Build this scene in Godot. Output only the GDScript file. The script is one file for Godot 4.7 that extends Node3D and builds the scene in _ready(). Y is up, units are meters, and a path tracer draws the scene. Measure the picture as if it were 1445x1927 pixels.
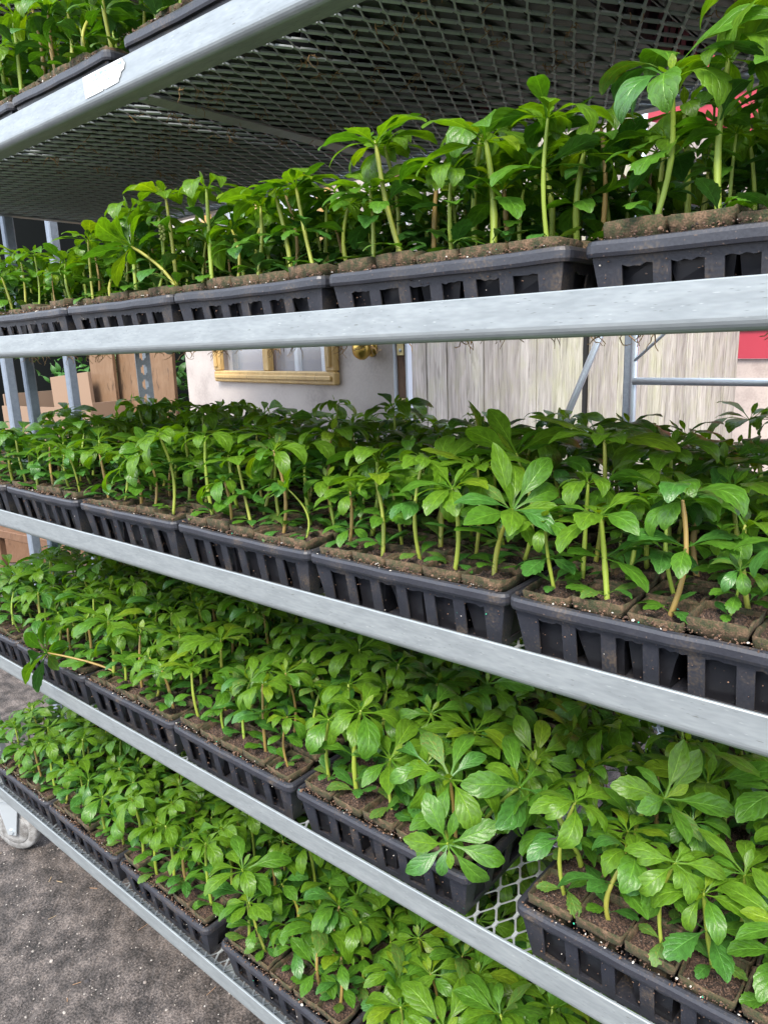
extends Node3D

const H := [0.0, 0.2217, 0.5916, 0.9243, 1.2426, 1.5567, 1.885]   # height of the top edge of each shelf rail
const ORD := ["", "lowest", "second", "third", "fourth", "fifth", "topmost"]
const CART_L := -0.32
const CART_R := 1.50
const CART_B := -0.60
const TRAY_W := 0.279
const TRAY_D := 0.53
var CAM := Vector3(1.4798, 1.2068, 0.5558)
var cam: Camera3D
var M := {}
var rng := RandomNumberGenerator.new()
var leaf_meshes := []      # [shape][droop][variant]
var pot_meshes := []
var soil_meshes := []
var taken := {}

# ------------------------------------------------------------------ helpers
func numbered(n: String) -> String:
	if not taken.has(n):
		taken[n] = 0
		return n
	taken[n] += 1
	return "%s_%03d" % [n, taken[n]]

func thing(called: String, label: String, category: String, at := Vector3.ZERO, turn := 0.0, group := "") -> Node3D:
	var o := Node3D.new()
	o.name = numbered(called)
	add_child(o)
	o.position = at
	o.rotation.y = turn
	o.set_meta("label", label)
	o.set_meta("category", category)
	if group != "": o.set_meta("group", group)
	return o

func put(called: String, mesh: Mesh, mat: Material, parent: Node, xf := Transform3D.IDENTITY) -> MeshInstance3D:
	var o := MeshInstance3D.new()
	o.name = called
	o.mesh = mesh
	if mat: o.material_override = mat
	parent.add_child(o, true)
	o.transform = xf
	return o

func new_st(smooth := -1) -> SurfaceTool:
	var st := SurfaceTool.new()
	st.begin(Mesh.PRIMITIVE_TRIANGLES)
	st.set_smooth_group(smooth)
	return st

func done(st: SurfaceTool) -> ArrayMesh:
	st.generate_normals()
	st.index()
	return st.commit()

func quad(st: SurfaceTool, a: Vector3, b: Vector3, c: Vector3, d: Vector3) -> void:
	for v in [a, b, c, a, c, d]:
		st.add_vertex(v)

# slab between two quads with matching corners (p front, r back), both listed clockwise seen from the front
func slab(st: SurfaceTool, p: Array, r: Array) -> void:
	quad(st, p[0], p[1], p[2], p[3])
	quad(st, r[3], r[2], r[1], r[0])
	for i in 4:
		var j := (i + 1) % 4
		quad(st, p[j], p[i], r[i], r[j])

func box(st: SurfaceTool, lo: Vector3, hi: Vector3, c := 0.0) -> void:
	if c <= 0.0:
		slab(st, [Vector3(lo.x, hi.y, hi.z), Vector3(hi.x, hi.y, hi.z), Vector3(hi.x, lo.y, hi.z), Vector3(lo.x, lo.y, hi.z)],
			[Vector3(lo.x, hi.y, lo.z), Vector3(hi.x, hi.y, lo.z), Vector3(hi.x, lo.y, lo.z), Vector3(lo.x, lo.y, lo.z)])
		return
	# chamfered box: rings of eight along y
	var rings := []
	for q in [[lo.y, c], [lo.y + c, 0.0], [hi.y - c, 0.0], [hi.y, c]]:
		var e: float = q[1]
		var x0 := lo.x + e; var x1 := hi.x - e; var z0 := lo.z + e; var z1 := hi.z - e
		rings.append([Vector3(x0 + c, q[0], z0), Vector3(x1 - c, q[0], z0), Vector3(x1, q[0], z0 + c), Vector3(x1, q[0], z1 - c),
			Vector3(x1 - c, q[0], z1), Vector3(x0 + c, q[0], z1), Vector3(x0, q[0], z1 - c), Vector3(x0, q[0], z0 + c)])
	loft(st, rings, true, true)

func loft(st: SurfaceTool, rings: Array, cap0 := false, cap1 := false, closed := true) -> void:
	var n: int = rings[0].size()
	for k in rings.size() - 1:
		for i in (n if closed else n - 1):
			var j := (i + 1) % n
			quad(st, rings[k][i], rings[k][j], rings[k + 1][j], rings[k + 1][i])
	if cap0: fan(st, rings[0], true)
	if cap1: fan(st, rings[-1], false)

func fan(st: SurfaceTool, ring: Array, flip: bool) -> void:
	var c := Vector3.ZERO
	for v in ring: c += v
	c /= ring.size()
	for i in ring.size():
		var a: Vector3 = ring[i]
		var b: Vector3 = ring[(i + 1) % ring.size()]
		st.add_vertex(c)
		st.add_vertex(b if flip else a)
		st.add_vertex(a if flip else b)

func circle(c: Vector3, axis: Vector3, r: float, n: int) -> Array:
	var u := axis.cross(Vector3.UP if absf(axis.normalized().y) < 0.9 else Vector3.RIGHT).normalized()
	var w := axis.cross(u).normalized()
	var out := []
	for i in n:
		var a := TAU * i / n
		out.append(c + u * cos(a) * r + w * sin(a) * r)
	return out

# tube along points with radii, parallel-transported
func tube(st: SurfaceTool, pts: Array, radii: Array, n := 7, caps := true) -> void:
	var rings := []
	var t0: Vector3 = (pts[1] - pts[0]).normalized()
	var u := t0.cross(Vector3.UP if absf(t0.y) < 0.9 else Vector3.RIGHT).normalized()
	for k in pts.size():
		var a: Vector3 = pts[maxi(k - 1, 0)]
		var b: Vector3 = pts[mini(k + 1, pts.size() - 1)]
		var t := (b - a).normalized()
		u = (u - t * u.dot(t)).normalized()
		var w := t.cross(u)
		var ring := []
		for i in n:
			var an := TAU * i / n
			ring.append(pts[k] + (u * cos(an) + w * sin(an)) * float(radii[k]))
		rings.append(ring)
	loft(st, rings, caps, caps)

func lathe(st: SurfaceTool, prof: Array, axis_xf: Transform3D, n := 24) -> void:
	var rings := []
	for p in prof:
		var ring := []
		for i in n:
			var a := TAU * i / n
			ring.append(axis_xf * Vector3(cos(a) * p.x, p.y, sin(a) * p.x))
		rings.append(ring)
	loft(st, rings, true, true)

func extrude_x(st: SurfaceTool, prof: Array, x0: float, x1: float) -> void:
	var r0 := []
	var r1 := []
	for p in prof:
		r0.append(Vector3(x0, p.y, p.x))
		r1.append(Vector3(x1, p.y, p.x))
	loft(st, [r0, r1], false, false)
	# end caps as strips (profile is outer run then inner run back)
	var n := prof.size()
	for i in n / 2 - 1:
		quad(st, r0[i], r0[i + 1], r0[n - 2 - i], r0[n - 1 - i])
		quad(st, r1[i + 1], r1[i], r1[n - 1 - i], r1[n - 2 - i])

# ------------------------------------------------------------------ textures
func noise_bytes(size: int, freq: float, octaves: int, s: int, type := FastNoiseLite.TYPE_SIMPLEX_SMOOTH) -> PackedByteArray:
	var n := FastNoiseLite.new()
	n.seed = s
	n.noise_type = type
	n.frequency = freq
	n.fractal_octaves = octaves
	if octaves < 2: n.fractal_type = FastNoiseLite.FRACTAL_NONE
	var im := n.get_seamless_image(size, size, false, false, 0.15)
	im.convert(Image.FORMAT_L8)
	return im.get_data()

# ramp: array of [at, Color sRGB]; mixes three noise layers with given weights
func noise_tex(size: int, layers: Array, ramp: Array, spots := []) -> Array:
	var g := Gradient.new()
	var offs := PackedFloat32Array()
	var cols := PackedColorArray()
	for r in ramp:
		offs.append(r[0]); cols.append(r[1])
	g.offsets = offs
	g.colors = cols
	var lut := []
	for i in 256: lut.append(g.sample(i / 255.0))
	var data := []
	for l in layers: data.append([noise_bytes(size, l[0], l[1], l[2]), l[3]])
	var sp := []
	for s in spots: sp.append([noise_bytes(size, s[0], 1, s[1]), s[2], s[3]])
	var out := PackedByteArray()
	out.resize(size * size * 3)
	var hb := PackedByteArray()
	hb.resize(size * size)
	for i in size * size:
		var v := 0.0
		for d in data: v += d[0][i] * d[1]
		var iv := clampi(int(v), 0, 255)
		var c: Color = lut[iv]
		for s in sp:
			if s[0][i] > s[1]: c = s[2]; iv = mini(iv + 40, 255)
		out[i * 3] = int(c.r * 255.0); out[i * 3 + 1] = int(c.g * 255.0); out[i * 3 + 2] = int(c.b * 255.0)
		hb[i] = iv
	var im := Image.create_from_data(size, size, false, Image.FORMAT_RGB8, out)
	var hm := Image.create_from_data(size, size, false, Image.FORMAT_L8, hb)
	hm.convert(Image.FORMAT_RGBA8)
	hm.bump_map_to_normal_map(4.0)
	return [ImageTexture.create_from_image(im), ImageTexture.create_from_image(hm)]

func mat(col: Color, rough := 0.6, metal := 0.0) -> StandardMaterial3D:
	var m := StandardMaterial3D.new()
	m.albedo_color = col
	m.roughness = rough
	m.metallic = metal
	m.cull_mode = BaseMaterial3D.CULL_DISABLED
	return m

func tex_mat(t: Array, scale: float, rough := 0.7, metal := 0.0, bump := 1.0, world := true) -> StandardMaterial3D:
	var m := mat(Color.WHITE, rough, metal)
	m.albedo_texture = t[0]
	m.normal_enabled = bump > 0.0
	if bump > 0.0:
		m.normal_texture = t[1]
		m.normal_scale = bump
	m.uv1_triplanar = true
	m.uv1_world_triplanar = world
	m.uv1_scale = Vector3.ONE * scale
	return m

func lin(r: float, g: float, b: float) -> Color:
	return Color(r, g, b).linear_to_srgb()

func leaf_texture(worn: bool) -> Array:
	var w := 192
	var h := 384
	var nz := noise_bytes(384, 0.02, 3, 5)
	var nf := noise_bytes(384, 0.09, 2, 6)
	var im := Image.create(w, h, false, Image.FORMAT_RGB8)
	var hm := Image.create(w, h, false, Image.FORMAT_L8)
	for y in h:
		var v := y / float(h - 1)
		for x in w:
			var u := x / float(w - 1) * 2.0 - 1.0
			var d := absf(u)
			var n1 := nz[y * 384 + x] / 255.0 - 0.5
			var n2 := nf[y * 384 + x] / 255.0 - 0.5
			var mid := clampf(1.0 - d / (0.13 * (1.15 - v)), 0.0, 1.0)
			var ph := v * 6.0 - d * 1.5 - d * d * 0.5 + (0.35 if u > 0.0 else 0.0) + n1 * 0.35
			var fr := absf(ph - roundf(ph))
			var sec := clampf(1.0 - fr / 0.045, 0.0, 1.0) * clampf(1.1 - d * 1.1, 0.0, 1.0) * (1.0 if v > 0.12 else 0.0)
			var fine := clampf(1.0 - absf(n2) / 0.035, 0.0, 1.0) * 0.16
			var vein := clampf(maxf(mid, sec * 0.72) + fine * (1.0 - mid), 0.0, 1.0)
			var k := 0.72 + n1 * 0.20 + n2 * 0.07
			var base := Color(k * 0.94, k, k * 0.86)
			var edge := clampf((d - 0.93) / 0.07, 0.0, 1.0)
			var c := base.lerp(Color(1.0, 1.0, 0.86), vein * 0.85).lerp(Color(1.0, 1.0, 0.8), edge * 0.35)
			if worn:
				var blot := clampf((absf(n1) * 2.0 + n2 * 0.9 - 0.52) * 6.0, 0.0, 1.0)
				c = c.lerp(Color(1.0, 0.66, 0.62), blot * 0.75)
				if d > 0.86 and n1 > 0.06: c = c.lerp(Color(1.0, 0.80, 0.55), 0.7)
			im.set_pixel(x, y, c)
			var hv := 0.62 + 0.25 * sin(fr * PI) - 0.3 * sec - 0.35 * mid + n2 * 0.12
			hm.set_pixel(x, y, Color(hv, hv, hv))
	hm.convert(Image.FORMAT_RGBA8)
	hm.bump_map_to_normal_map(6.0)
	return [ImageTexture.create_from_image(im), ImageTexture.create_from_image(hm)]

func leaf_mat(col: Color, t: Array, back: Color, rough := 0.34) -> StandardMaterial3D:
	var m := mat(col, rough)
	m.albedo_texture = t[0]
	m.normal_enabled = true
	m.normal_texture = t[1]
	m.normal_scale = 1.1
	m.metallic_specular = 0.5
	m.backlight_enabled = true
	m.backlight = back
	return m

func wood_texture(size: int, c0: Color, c1: Color, c2: Color, s: int) -> Array:
	# grain running along v, with knots and cracks
	var f := FastNoiseLite.new()
	f.seed = s
	f.frequency = 1.0
	f.fractal_octaves = 3
	var im := Image.create(size, size * 2, false, Image.FORMAT_RGB8)
	var hm := Image.create(size, size * 2, false, Image.FORMAT_L8)
	for y in size * 2:
		for x in size:
			var u := x / float(size)
			var v := y / float(size * 2)
			var warp := f.get_noise_2d(u * 5.0, v * 5.0) * 0.022
			var a := f.get_noise_2d((u + warp) * 9.0, v * 3.0 + 20.0)
			var b := f.get_noise_2d((u + warp * 0.6) * 46.0, v * 9.0 + 50.0)
			var c := f.get_noise_2d(u * 9.0 + 70.0, v * 16.0)
			var crack := clampf((f.get_noise_2d((u + warp) * 30.0 + 9.0, v * 4.0) - 0.47) * 7.0, 0.0, 0.7)
			var g := clampf(0.6 + a * 0.6 + b * 0.5, 0.0, 1.0)
			var col := c0.lerp(c1, g).lerp(c2, clampf(c * 2.2, 0.0, 1.0) * 0.5)
			col = col.lerp(c0.darkened(0.45), crack)
			im.set_pixel(x, y, col)
			var hv := clampf(0.55 + b * 0.5 - crack * 0.4, 0.0, 1.0)
			hm.set_pixel(x, y, Color(hv, hv, hv))
	hm.convert(Image.FORMAT_RGBA8)
	hm.bump_map_to_normal_map(3.0)
	return [ImageTexture.create_from_image(im), ImageTexture.create_from_image(hm)]

func make_materials() -> void:
	var galv := noise_tex(512, [[0.03, 3, 11, 0.55], [0.11, 2, 12, 0.45]], [[0.2, lin(0.40, 0.42, 0.43)], [0.5, lin(0.46, 0.48, 0.49)], [0.8, lin(0.53, 0.55, 0.555)]], [[0.13, 14, 243, lin(0.24, 0.24, 0.23)], [0.30, 15, 238, lin(0.30, 0.31, 0.31)], [0.24, 16, 240, lin(0.72, 0.73, 0.73)]])
	M.galv = tex_mat(galv, 3.0, 0.42, 0.4, 0.06)
	M.galv.uv1_scale = Vector3(0.9, 4.5, 4.5)
	M.galv.albedo_color = Color(0.80, 0.815, 0.815)
	M.galv_mesh = tex_mat(galv, 6.0, 0.5, 0.2, 0.1)
	M.galv_mesh.albedo_color = Color(0.92, 0.94, 0.95)
	M.galv_old = tex_mat(galv, 4.0, 0.55, 0.3, 0.1)
	M.galv_old.albedo_color = Color(0.72, 0.76, 0.82)
	var plastic := noise_tex(512, [[0.012, 3, 21, 0.6], [0.2, 2, 22, 0.4]], [[0.3, lin(0.022, 0.023, 0.030)], [0.56, lin(0.029, 0.030, 0.038)], [0.70, lin(0.060, 0.050, 0.044)], [0.85, lin(0.11, 0.082, 0.062)]], [[0.21, 23, 235, lin(0.16, 0.11, 0.085)]])
	M.plastic = tex_mat(plastic, 2.5, 0.42, 0.0, 0.15)
	M.plastic_smooth = mat(lin(0.014, 0.014, 0.017), 0.28)
	var peat := noise_tex(512, [[0.022, 3, 31, 0.58], [0.12, 3, 32, 0.42]], [[0.30, lin(0.020, 0.026, 0.010)], [0.44, lin(0.045, 0.048, 0.017)], [0.54, lin(0.075, 0.048, 0.026)], [0.74, lin(0.17, 0.105, 0.062)]])
	M.peat = tex_mat(peat, 7.0, 0.95, 0.0, 1.6)
	var soil := noise_tex(512, [[0.07, 3, 41, 0.6], [0.16, 2, 42, 0.4]], [[0.30, lin(0.008, 0.006, 0.005)], [0.46, lin(0.030, 0.018, 0.013)], [0.58, lin(0.085, 0.048, 0.033)], [0.80, lin(0.24, 0.15, 0.10)]], [[0.10, 43, 241, lin(0.60, 0.56, 0.50)]])
	M.soil = tex_mat(soil, 8.0, 0.95, 0.0, 2.2)
	var lt := leaf_texture(false)
	var lo := leaf_texture(true)
	M.leaf = [
		leaf_mat(lin(0.285, 0.520, 0.052), lt, Color(1.0, 1.0, 0.40)),   # fresh
		leaf_mat(lin(0.185, 0.410, 0.052), lt, Color(0.86, 0.90, 0.36)),   # mid
		leaf_mat(lin(0.100, 0.270, 0.058), lt, Color(0.50, 0.56, 0.28)),   # older, dark
		leaf_mat(lin(0.430, 0.610, 0.050), lt, Color(1.0, 1.0, 0.3)),   # new growth, lime
		leaf_mat(lin(0.170, 0.330, 0.060), lo, Color(0.70, 0.72, 0.30), 0.55)]  # older leaf with brown blotches
	M.stem = mat(Color.WHITE, 0.5)
	M.stem.vertex_color_use_as_albedo = true
	var asphalt := noise_tex(1024, [[0.006, 3, 51, 0.36], [0.055, 3, 52, 0.40], [0.16, 2, 54, 0.24]], [[0.30, lin(0.012, 0.011, 0.010)], [0.43, lin(0.050, 0.044, 0.040)], [0.55, lin(0.105, 0.091, 0.082)], [0.74, lin(0.24, 0.205, 0.18)]], [[0.14, 53, 248, lin(0.32, 0.30, 0.28)]])
	M.asphalt = tex_mat(asphalt, 2.6, 0.93, 0.0, 2.2)
	M.asphalt.albedo_color = Color(0.90, 0.89, 0.89)
	M.grit = mat(Color.WHITE, 0.9)
	M.grit.vertex_color_use_as_albedo = true
	M.root = mat(lin(0.30, 0.19, 0.09), 0.9)
	var white := noise_tex(512, [[0.008, 4, 61, 0.7], [0.12, 2, 62, 0.3]], [[0.25, lin(0.46, 0.43, 0.42)], [0.5, lin(0.60, 0.575, 0.56)], [0.8, lin(0.66, 0.64, 0.62)]], [[0.11, 63, 247, lin(0.36, 0.32, 0.29)]])
	M.white = tex_mat(white, 1.3, 0.6, 0.0, 0.25)
	M.white.albedo_color = Color(0.90, 0.865, 0.84)
	M.beige = tex_mat(white, 0.8, 0.8, 0.0, 0.2)
	M.beige.albedo_color = Color(0.90, 0.84, 0.80)
	M.fence = []
	for i in 3:
		var wt := wood_texture(256, lin(0.30, 0.29, 0.265), lin(0.66, 0.65, 0.61), lin(0.46, 0.47, 0.34), 70 + i * 3)
		var m := tex_mat(wt, 2.2, 0.9, 0.0, 0.8)
		m.uv1_scale = Vector3(1.7, 0.45, 1.7)
		m.albedo_color = [Color(0.92, 0.91, 0.89), Color(0.85, 0.835, 0.82), Color(0.90, 0.90, 0.84)][i]
		M.fence.append(m)
	var pine := wood_texture(256, lin(0.42, 0.26, 0.09), lin(0.60, 0.41, 0.16), lin(0.5, 0.3, 0.1), 85)
	M.pine = tex_mat(pine, 2.5, 0.5, 0.0, 0.3)
	M.board = tex_mat(pine, 1.5, 0.75, 0.0, 0.3)
	M.board.albedo_color = Color(0.62, 0.59, 0.70)
	M.jamb = tex_mat(pine, 2.0, 0.7, 0.0, 0.3)
	M.jamb.albedo_color = Color(0.56, 0.50, 0.58)
	M.card = mat(lin(0.25, 0.165, 0.11), 0.9)
	M.brass = mat(lin(0.62, 0.42, 0.10), 0.28, 0.9)
	M.strike = mat(lin(0.62, 0.50, 0.24), 0.4, 0.5)
	M.dark = mat(lin(0.02, 0.02, 0.02), 0.9)  # black standing in for shade behind the fence gap
	M.backdrop = mat(lin(0.006, 0.007, 0.007), 0.95)  # near black, so the added sheet reads as darkness
	M.backdrop.metallic_specular = 0.1
	M.red = mat(lin(0.34, 0.020, 0.036), 0.6)
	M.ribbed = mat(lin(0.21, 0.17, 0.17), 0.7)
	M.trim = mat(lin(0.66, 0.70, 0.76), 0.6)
	M.glass = mat(Color(0.9, 0.95, 1.0, 0.12), 0.03)
	M.glass.transparency = BaseMaterial3D.TRANSPARENCY_ALPHA
	M.steel_tube = mat(lin(0.55, 0.62, 0.68), 0.35, 0.7)
	var grime := noise_tex(256, [[0.02, 3, 91, 0.6], [0.14, 2, 92, 0.4]], [[0.3, lin(0.13, 0.12, 0.11)], [0.5, lin(0.27, 0.265, 0.255)], [0.75, lin(0.38, 0.38, 0.37)]])
	M.tyre = tex_mat(grime, 9.0, 0.7, 0.0, 0.3)
	M.hub = tex_mat(grime, 7.0, 0.55, 0.2, 0.2)
	M.hub.albedo_color = Color(1.0, 1.0, 1.0)
	M.bracket = mat(lin(0.50, 0.54, 0.56), 0.45, 0.5)

# ------------------------------------------------------------------ plants
func build_leaf(shape: int, droop_deg: float, r: RandomNumberGenerator) -> ArrayMesh:
	# unit length along +x, upper side +y
	var n := 18
	var pet: float = [0.17, 0.20, 0.12][shape]
	var wid: float = [0.195, 0.16, 0.245][shape]
	var skew: float = [1.34, 1.22, 1.5][shape]
	var tooth: float = [0.075, 0.05, 0.16][shape]
	var tooth_from: float = [0.66, 0.72, 0.42][shape]
	var ang := 0.0
	var pos := Vector3.ZERO
	var rows := []
	var roll := r.randf_range(-0.25, 0.25)
	var bend := r.randf_range(-0.12, 0.12)
	var fold := r.randf_range(0.12, 0.42)
	var wav := r.randf_range(0.0, TAU)
	for k in n + 1:
		var s := float(k) / n
		var w := 0.018
		if s > pet:
			var u := (s - pet) / (1.0 - pet)
			w = maxf(0.018 * (1.0 - u), wid * pow(sin(PI * pow(u, skew)), 0.95))
			if u < 0.25: w = maxf(w, 0.018 + 0.1 * u * u)
		var lead := 0.0
		if s > tooth_from and k < n:
			if k % 2 == 0: w *= 1.0 - tooth
			else: lead = tooth * 0.22
		if k == n: w = 0.006
		var row := []
		for j in 5:
			var c: float = [-1.0, -0.55, 0.0, 0.55, 1.0][j]
			var lat := c * w
			var up := fold * absf(lat) - 1.1 * lat * lat * signf(fold) + 0.012 * sin(s * 17.0 + wav + c * 2.0) * absf(c) * (w / wid)
			var tw := roll * s
			var z := lat * cos(tw) - up * sin(tw) + bend * s * s
			var y := lat * sin(tw) + up * cos(tw)
			var dir := Vector3(cos(ang), sin(ang), 0)
			var nor := Vector3(-sin(ang), cos(ang), 0)
			row.append([pos + dir * (lead * absf(c)) + nor * y + Vector3(0, 0, z), Vector2(0.5 + c * 0.5, s)])
		rows.append(row)
		var a2 := -deg_to_rad(droop_deg) * (0.35 + 1.3 * s)
		pos += Vector3(cos(ang), sin(ang), 0) / n
		ang = a2 * s
	var st := new_st(0)
	for k in n:
		for j in 4:
			var a = rows[k][j]; var b = rows[k + 1][j]; var c2 = rows[k + 1][j + 1]; var d = rows[k][j + 1]
			for v in [a, b, c2, a, c2, d]:
				st.set_uv(v[1])
				st.add_vertex(v[0])
	st.generate_normals()
	st.generate_tangents()
	st.index()
	return st.commit()

func build_pot(r: RandomNumberGenerator) -> Array:
	# peat block wall round a soil plug; origin at the centre of its foot, top at 0.058 + a little
	var ht := 0.066
	var rings := []
	var seg := 4
	var prof := [[0.004, 0.0090], [0.030, 0.0118], [0.048, 0.0160], [0.0545, 0.0240], [ht, 0.0255], [ht + 0.0008, 0.0247], [ht - 0.001, 0.0232], [ht - 0.012, 0.0228]]
	var jit := []
	for i in 4 * seg: jit.append(r.randf_range(-0.0007, 0.0007))
	var jy := []
	for i in 4 * seg: jy.append(r.randf_range(-0.0018, 0.0014))
	for p in prof:
		var ring := []
		var e: float = p[1]
		for side in 4:
			for k in seg:
				var t: float = [-0.90, -0.35, 0.35, 0.90][k]
				var q := Vector3(t * e, 0, e)
				if absf(t) > 0.6: q.z -= e * 0.03
				q = q.rotated(Vector3.UP, PI / 2 * side)
				var i := side * seg + k
				var fy: float = p[0]
				q += q.normalized() * (float(jit[i]) + r.randf_range(-0.0005, 0.0005))
				q.y = fy + (float(jy[i]) if fy > 0.05 else 0.0)
				ring.append(q)
		rings.append(ring)
	var st := new_st(0)
	loft(st, rings, true, false)
	var pot := done(st)
	# soil: bumpy plug
	var ss := new_st(0)
	var m := 11
	var g := []
	for a in m:
		var row := []
		for b in m:
			var x := (a / float(m - 1) * 2.0 - 1.0) * 0.0238
			var z := (b / float(m - 1) * 2.0 - 1.0) * 0.0238
			var edge := maxf(absf(x), absf(z)) / 0.0238
			row.append(Vector3(x, ht - 0.004 - 0.004 * edge * edge + r.randf_range(-0.0026, 0.0032), z))
		g.append(row)
	for a in m - 1:
		for b in m - 1:
			quad(ss, g[a][b], g[a + 1][b], g[a + 1][b + 1], g[a][b + 1])
	return [pot, done(ss)]

func make_leaves() -> void:
	var r := RandomNumberGenerator.new()
	r.seed = 77
	for shape in 3:
		var a := []
		for d in [20.0, 48.0, 88.0, -14.0]:
			var b := []
			for v in 6: b.append(build_leaf(shape, d, r))
			a.append(b)
		leaf_meshes.append(a)
	for i in 4:
		var p := build_pot(r)
		pot_meshes.append(p[0])
		soil_meshes.append(p[1])

# one seedling as data: a stem mesh and a list of [leaf mesh, transform, material]
func design(r: RandomNumberGenerator, h: float, lean: Vector3, type: int, vig := 1.0, fresh := -1.0) -> Dictionary:
	var foot := Vector3(r.randf_range(-0.006, 0.006), 0.058, r.randf_range(-0.006, 0.006))
	var pts := []
	var rad := []
	var bow := Vector3(r.randf_range(-1, 1), 0, r.randf_range(-1, 1)) * 0.010
	var thick := r.randf_range(0.0019, 0.0027) * (0.85 + 0.2 * vig)
	var node_a := r.randi_range(3, 4)
	var node_b := r.randi_range(5, 7)
	for k in 9:
		var t := k / 8.0
		var p := foot + Vector3(0, h * t, 0) + lean * t * t * (1.0 if type < 3 else 1.0) + bow * sin(t * PI)
		pts.append(p)
		rad.append(thick * (1.12 - 0.34 * t) * (1.0 + 0.16 * float(k == node_a) + 0.13 * float(k == node_b)) * (0.75 if k == 8 else 1.0))
	var tipdir: Vector3 = (pts[8] - pts[6]).normalized()
	var st := new_st(0)
	var c_stem := Color(0.22, 0.31, 0.036).lerp(Color(0.30, 0.29, 0.048), r.randf())
	if r.randf() < 0.28: c_stem = Color(0.28, 0.19, 0.055)
	var rings := []
	for k in 9: rings.append(circle(pts[k], Vector3.UP.lerp(tipdir, k / 8.0), rad[k], 7))
	rings.append(circle(pts[8] + tipdir * 0.0012, tipdir, 0.0006, 7))
	for k in 9:
		for i in 7:
			var j := (i + 1) % 7
			for e in [[k, i], [k, j], [k + 1, j], [k, i], [k + 1, j], [k + 1, i]]:
				st.set_color(c_stem)
				st.add_vertex(rings[e[0]][e[1]])
	var leaves := []
	var tip: Vector3 = pts[8]
	var up := tipdir
	var side := up.cross(Vector3(0.3, 0.1, 0.9)).normalized()
	var fb := Basis(side, up, side.cross(up)).orthonormalized()
	var n := r.randi_range(8, 11)
	var a0 := r.randf() * TAU
	if fresh < 0.0: fresh = r.randf()
	for k in n:
		var az := a0 + TAU * k / n + r.randf_range(-0.22, 0.22)
		var e := 0.0
		var di := 0
		var f := r.randf()
		if type == 0:      # umbrella: leaves arch over and hang
			e = deg_to_rad(r.randf_range(-6, 40)); di = 2 if f < 0.68 else 1
		elif type == 1:    # spreading flat
			e = deg_to_rad(r.randf_range(4, 36)); di = 1 if f < 0.7 else 0
		else:              # upright, cupped
			e = deg_to_rad(r.randf_range(18, 52)); di = 0 if f < 0.4 else 1
		var L := r.randf_range(0.046, 0.070) * vig
		if k % 4 == 3: L *= 0.72
		var sh := 0 if r.randf() < 0.55 else 1
		var b := fb * Basis(Vector3.UP, az) * Basis(Vector3(0, 0, 1), e) * Basis(Vector3(1, 0, 0), r.randf_range(-0.3, 0.3))
		var mi := 1
		var g := r.randf()
		if fresh > 0.55: mi = 0 if g < 0.66 else (3 if g > 0.90 else 1)
		else: mi = 1 if g < 0.48 else (0 if g < 0.76 else (2 if g < 0.95 else 4))
		leaves.append([leaf_meshes[sh][di][r.randi_range(0, 5)], Transform3D(b.scaled(Vector3.ONE * L), tip - up * r.randf_range(-0.001, 0.004)), mi])
	# young leaves at the heart
	for k in r.randi_range(1, 3):
		var b := fb * Basis(Vector3.UP, r.randf() * TAU) * Basis(Vector3(0, 0, 1), deg_to_rad(r.randf_range(20, 62)))
		leaves.append([leaf_meshes[1][0 if r.randf() < 0.6 else 3][r.randi_range(0, 5)], Transform3D(b.scaled(Vector3.ONE * r.randf_range(0.014, 0.030) * vig), tip), 3 if r.randf() < 0.5 else 0])
	# second whorl
	var t2 := r.randf_range(0.48, 0.70)
	var i2 := int(t2 * 8)
	a0 = r.randf() * TAU
	n = r.randi_range(3, 6)
	for k in n:
		var az := a0 + TAU * k / n + r.randf_range(-0.4, 0.4)
		var b := Basis(Vector3.UP, az) * Basis(Vector3(0, 0, 1), deg_to_rad(r.randf_range(-8, 44))) * Basis(Vector3(1, 0, 0), r.randf_range(-0.3, 0.3))
		var sh := 0 if r.randf() < 0.75 else 2
		leaves.append([leaf_meshes[sh][0 if r.randf() < 0.3 else 1][r.randi_range(0, 5)], Transform3D(b.scaled(Vector3.ONE * r.randf_range(0.038, 0.060) * vig), pts[i2]), 1 if r.randf() < 0.6 else 2])
	# basal toothed leaves
	a0 = r.randf() * TAU
	n = r.randi_range(3, 5)
	for k in n:
		var az := a0 + TAU * k / n + r.randf_range(-0.5, 0.5)
		var b := Basis(Vector3.UP, az) * Basis(Vector3(0, 0, 1), deg_to_rad(r.randf_range(4, 46)))
		leaves.append([leaf_meshes[2][1 if k % 2 == 0 else 0][r.randi_range(0, 5)], Transform3D(b.scaled(Vector3.ONE * r.randf_range(0.028, 0.044)), pts[0] + Vector3(0, r.randf_range(0.006, 0.016), 0)), 2 if r.randf() < 0.55 else (4 if r.randf() < 0.6 else 1)])
	return {"stem": done(st), "leaves": leaves, "pot": r.randi_range(0, 3), "type": type, "h": h}

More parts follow.
